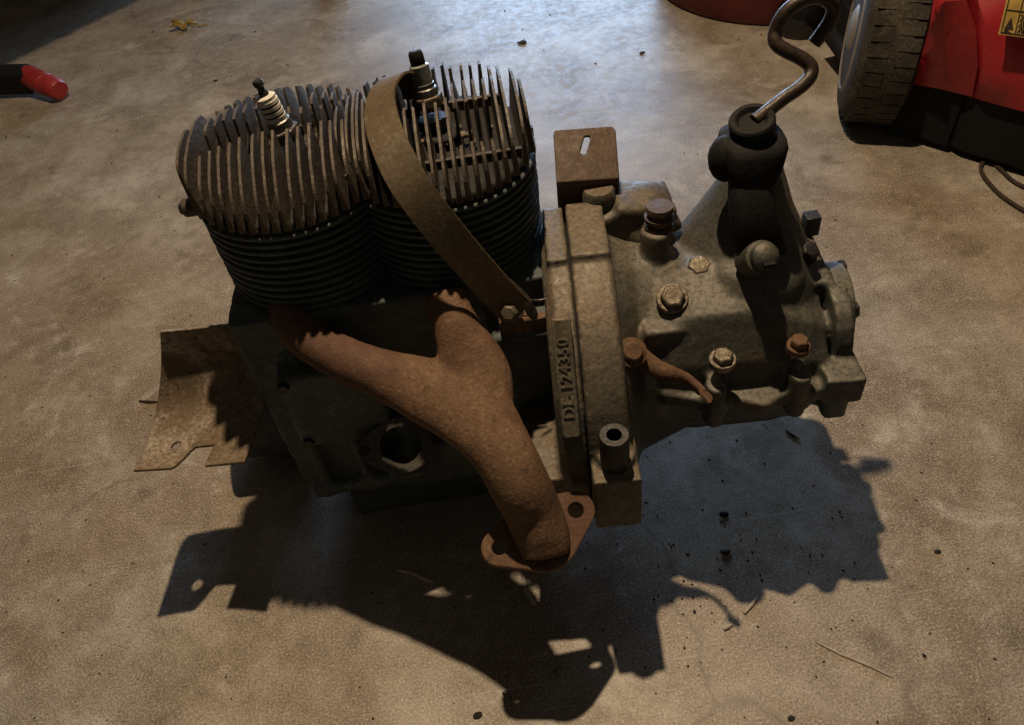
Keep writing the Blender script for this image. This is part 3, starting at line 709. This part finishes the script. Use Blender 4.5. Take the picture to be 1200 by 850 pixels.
# red body seen behind the wheel, with its black strut
rb = MB(); rb.prism([at(966, 70, y=1.02), at(966, -40, y=1.02), at(1060, -40, y=1.02), at(1060, 62, y=1.02), at(992, 62, y=1.02)][1:] , (0.05, .25, 0)); mpart('rear_panel', rb, M['red'], bevel=.006)
st = MB(); st.tube([at(970, 30, y=.94), at(980, 47, y=.90), at(990, 62, y=.86), at(1003, 78, y=.80)], .016, 10); mpart('strut', st, M['black'])
# warning label
LB = [fp(1170, 38, .205), fp(1190, 41, .205), fp(1212, 44, .205), fp(1222, -20, .30), fp(1180, -18, .30)]
lc, lu = fp(1170, 40, .2), None
e0 = fp(1170, 40, .262); e1 = fp(1215, 46, .262); e2 = fp(1181, -6, .315)
ux = e1 - e0; uy = e2 - e0; ln = ux.cross(uy).normalized(); ln = ln if ln.y < 0 else -ln
off = ln * .004
lb = MB(); lb.prism([e0 + off, e1 + off, e1 + uy + off, e0 + uy + off], -ln * .003); lab = mpart('warning_label', lb, M['label'])
ik = MB()
for a in (.0, .36, .72): ik.prism([e0 + off + ux * (a + .05) + uy * .05, e0 + off + ux * (a + .08) + uy * .05, e0 + off + ux * (a + .08) + uy * .98, e0 + off + ux * (a + .05) + uy * .98], ln * .001)
for v_ in (.04, .62): ik.prism([e0 + off + ux * .05 + uy * v_, e0 + off + ux * .98 + uy * v_, e0 + off + ux * .98 + uy * (v_ + .03), e0 + off + ux * .05 + uy * (v_ + .03)], ln * .0012)
def lq(a, b_): return e0 + off + ux * a + uy * b_
for i in range(10):
    a = .46 + .02 * (i % 3)
    while a < .68: l = random.uniform(.03, .09); ik.prism([lq(a, .10 + i * .048), lq(a + l, .10 + i * .048), lq(a + l, .125 + i * .048), lq(a, .125 + i * .048)], ln * .0012); a += l + .02
ik.prism([lq(.12, .16), lq(.36, .16), lq(.24, .46)], ln * .0012)
for i in range(3): ik.prism([lq(.13, .07 + .026 * i), lq(.33 - .05 * i, .07 + .026 * i), lq(.33 - .05 * i, .082 + .026 * i), lq(.13, .082 + .026 * i)], ln * .0014)
ik.map(lambda p: p - V((.95, .8, 0))); obj('label_print', ik, M['ink'], lab, smooth=False)

# round red tub behind the gear lever
TC = V((.84, 1.44, 0)); TR = .31
TU = thing('round_tub', 'dull red round tub with a pale seam behind the bent gear lever', 'tub', TC)
g = MB(); g.lathe((0, 0, .0), (0, 0, 1), [(0, TR * .97), (.012, TR), (.075, TR * 1.0)], 72); obj('tub_wall', g, M['darkred'], TU)
g = MB(); g.lathe((0, 0, .075), (0, 0, 1), [(0, TR * .99), (.004, TR * 1.012), (.008, TR * 1.012), (.012, TR * .99)], 72); obj('seam', g, M['rim'], TU)
g = MB(); g.lathe((0, 0, .087), (0, 0, 1), [(0, TR * .985), (.07, TR * .98), (.10, TR * .90), (.105, TR * .1)], 72); obj('lid', g, M['darkred'], TU)
# black glossy cap standing in front of it
BC = at(937, 36, z=0)
g = MB(); g.lathe(BC, (0, 0, 1), [(0, .050), (.02, .056), (.05, .055), (.075, .045), (.088, .025), (.092, .004)], 40)
tag(obj('plastic_cap', g, M['gloss'], None), 'glossy black rounded cap seen through the hook of the gear lever', 'cap')

# cable loop at the right
g = MB(); cp = [(1230, 262), (1200, 247), (1172, 228), (1153, 207), (1150, 194), (1158, 188), (1172, 198), (1190, 214), (1225, 230)]
g.tube([at(a, b_, z=.005) for a, b_ in smooth_path([(float(a), float(b_)) for a, b_ in cp], 6)], .0035, 8)
tag(obj('cable', g, M['twig'], None), 'thin dark cable looped on the floor below the mower', 'cable')

# black bar with red grip at the left
h0 = at(-60, 92, z=.05); h1 = at(34, 90, z=.045); h2 = at(70, 106, z=.028)
HB = thing('pry_bar', 'black flat bar with a red rubber grip lying at the left edge', 'tool', (h1.x, h1.y, 0))
def hpart(name, mb, mat, **k): mb.map(lambda p: p - V((h1.x, h1.y, 0))); return obj(name, mb, mat, HB, **k)
ax = (h1 - h0).normalized(); g = MB(); g.loft([[c + V((0, .030, -.030)), c + V((0, .034, .020)), c + V((0, .0, .030)), c + V((0, -.030, .022)), c + V((0, -.030, -.036))] for c in (h0, h1 + ax * .004)]); hpart('bar', g, M['black'], bevel=.006)
ax = (h2 - h1).normalized(); L_ = (h2 - h1).length
g = MB(); g.lathe(h1 - ax * .010, ax, [(0, .026), (.010, .029), (L_ * .55, .029), (L_ * .66, .0285), (L_ * .68, .0265), (L_ * .74, .0265), (L_ * .76, .0285), (L_ + .006, .027), (L_ + .012, .022), (L_ + .013, .004)], 28); hpart('grip', g, M['redrubber'])

# unseen bench added to shade the upper left corner (top is above the frame)
WB = thing('shadow_bench', 'unseen wooden bench added to shade the upper left corner of the picture', 'shadow_bench', (-1.5, 1.6, 0))
def wpart(name, mb, mat): mb.map(lambda p: p - V((-1.5, 1.6, 0))); return obj(name, mb, mat, WB, bevel=.004)
Lp = V((.035, .306, 1.967))
def bp_(px, py, z=.80): g_ = at(px, py, z=0); t = z / Lp.z; return g_ + (Lp - g_) * t
qa, qb = bp_(-60, 96), bp_(170, -14)
dirn = (qb - qa).normalized(); per = V((dirn.y, -dirn.x, 0)); per = per if per.x < 0 else -per
g = MB(); g.prism([qa - dirn * .5, qb + dirn * .6, qb + dirn * .6 + per * .7, qa - dirn * .5 + per * .7], (0, 0, -.045)); wpart('bench_top', g, M['wood'])
for c in (qb + dirn * .5 + per * .62, qa - dirn * .42 + per * .62, qb + dirn * .55 + per * .2, qa - dirn * .45 + per * .2):
    g = MB(); g.box((c.x, c.y, .3775), (.07, .07, .755)); wpart('leg', g, M['wood'])

CB = thing('light_blocking_cabinet', 'unseen grey cabinet added beyond the top left to block the doorway light', 'cabinet', (-1.35, 2.7, 0))  # unseen, added to keep doorway light off the upper left corner
for c_, sz in (((0, 0, .7), (1.3, .45, 1.4)), ((-.33, -.235, .7), (.62, .02, 1.32)), ((.33, -.235, .7), (.62, .02, 1.32))):
    g = MB(); g.box(c_, sz); obj('door' if sz[1] < .1 else 'carcass', g, M['tyre'], CB, bevel=.004)

# ------------------------------------------------------------------ things lying on the floor
def chip(px, py, r, label, mat='crumb', cat='chip', name='dark_chip', sc=(1.3, .8, .28), group=None):
    c = at(px, py, z=0); g = MB(); g.ball(c + V((0, 0, r * sc[2] * .8)), r, 9, 5, sc)
    g.map(lambda p: p + V([noise.noise(p * 90 + V((k * 9, 0, 0))) * r * .45 for k in range(3)]))
    lo = min(p.z for p in g.v); g.map(lambda p: V((p.x, p.y, p.z - lo)))
    return tag(obj(name, g, M[mat], None), label, cat, group)
chip(612, 51, 0.0096, 'dark chip of dirt on the floor above the right cylinder', name='dirt_chip', cat='dirt', group='dirt chips scattered on the floor')
chip(752, 63, 0.0072, 'small dark chip of dirt on the floor above the upright bracket', name='dirt_chip', cat='dirt', group='dirt chips scattered on the floor')
chip(253, 95, 0.0048, 'small dark pebble on the floor left of the white spark plug', name='pebble', cat='pebble')
chip(848, 604, 0.0050, 'dark oily crumb in the blue shadow below the gearbox', name='dirt_chip', cat='dirt', group='dirt chips scattered on the floor')
chip(850, 648, 0.0056, 'brown crumb just below the edge of the gearbox shadow', name='dirt_chip', cat='dirt', group='dirt chips scattered on the floor')
chip(1099, 647, 0.0037, 'round black crumb on the bare floor right of the gearbox shadow', name='dirt_chip', cat='dirt', group='dirt chips scattered on the floor')
chip(927, 842, 0.0037, 'black crumb near the bottom edge of the floor', name='dirt_chip', cat='dirt', group='dirt chips scattered on the floor')
chip(560, 839, 0.0043, 'dark flake on the floor left of the manifold shadow', name='dirt_chip', cat='dirt', group='dirt chips scattered on the floor')
def stick(pts, r, mat, label, name, cat, z=None):
    g = MB(); g.tube([at(a, b_, z=(r if z is None else z)) for a, b_ in pts], [r * .7] + [r] * (len(pts) - 2) + [r * .55], 7)
    return tag(obj(name, g, M[mat], None), label, cat)
stick([(163, 470), (174, 471), (188, 471)], .0022, 'twig', 'short brown twig beside the rusty deflector plate', 'twig', 'twig')
stick([(872, 719), (880, 710), (888, 700)], .0022, 'straw', 'short pale straw beside the tip of the arm shadow', 'straw', 'straw')
stick([(848, 738), (853, 735), (858, 732)], .0022, 'straw', 'tiny pale straw below the tip of the arm shadow', 'straw', 'straw')
stick([(956, 752), (985, 767), (1020, 781), (1046, 794)], .0013, 'straw', 'long thin pale straw lying at the lower right', 'straw', 'straw')
stick([(921, 505), (930, 511), (937, 515)], .0016, 'twig', 'curved dark twig in the blue shadow under the gearbox', 'twig', 'twig')
stick([(615, 690), (621, 697), (627, 709)], .0042, 'straw', 'pale flat splinter in the shadow below the manifold flange', 'splinter', 'splinter')
stick([(466, 668), (484, 672), (498, 679), (508, 682)], .0030, 'straw', 'pale curled shaving in the shadow left of the manifold flange', 'shaving', 'shaving')
# dry leaf
lf = MB(); lc = at(216, 31, z=.004); pts = []
for i in range(22):
    t = 2 * math.pi * i / 22; r = .030 * (1 + .35 * math.cos(5 * t)) * (.75 + .25 * random.random())
    pts.append(lc + V((r * 1.25 * math.cos(t), r * 1.1 * math.sin(t), .012 * math.sin(2 * t) ** 2 + .006 * random.random())))
lf.add([lc + V((0, 0, .004))] + pts, [(0, i + 1, (i + 1) % 22 + 1) for i in range(22)])
lf.add(*(lambda tmb: (tmb.v, tmb.f))(MB().tube([lc + V((.02, -.01, .004)), lc + V((.05, -.022, .003)), lc + V((.07, -.02, .003))], .0016, 6)))
tag(obj('fallen_leaf', lf, M['leaf'], None, solid=.0012), 'dry yellow fallen leaf on the floor at the upper left', 'leaf')
# uncountable crumbs and grit
gr = MB()
for i in range(380):
    if i < 110: px, py = random.gauss(850, 90), random.gauss(640, 90)
    else: px, py = random.uniform(0, 1200), random.uniform(0, 850)
    if 0 < px < 1200 and 0 < py < 850:
        c = at(px, py, z=0); r = random.uniform(.0006, .0018) * (1 + .5 * (random.random() < .08)) * (1.0 + max(0, c.y) * .5)
        a = random.random() * 6.28; l = random.uniform(.8, 1.9)
        gr.add([c + V((r * l * math.cos(a), r * l * math.sin(a), 0)), c + V((-r * math.sin(a), r * math.cos(a), 0)), c + V((-r * l * math.cos(a), -r * l * math.sin(a), 0)), c + V((r * math.sin(a), -r * math.cos(a), 0)), c + V((0, 0, r * .9))],
               [(0, 1, 4), (1, 2, 4), (2, 3, 4), (3, 0, 4), (3, 2, 1, 0)])
obj('floor_grit', gr, M['crumb'], kind='stuff', smooth=False)
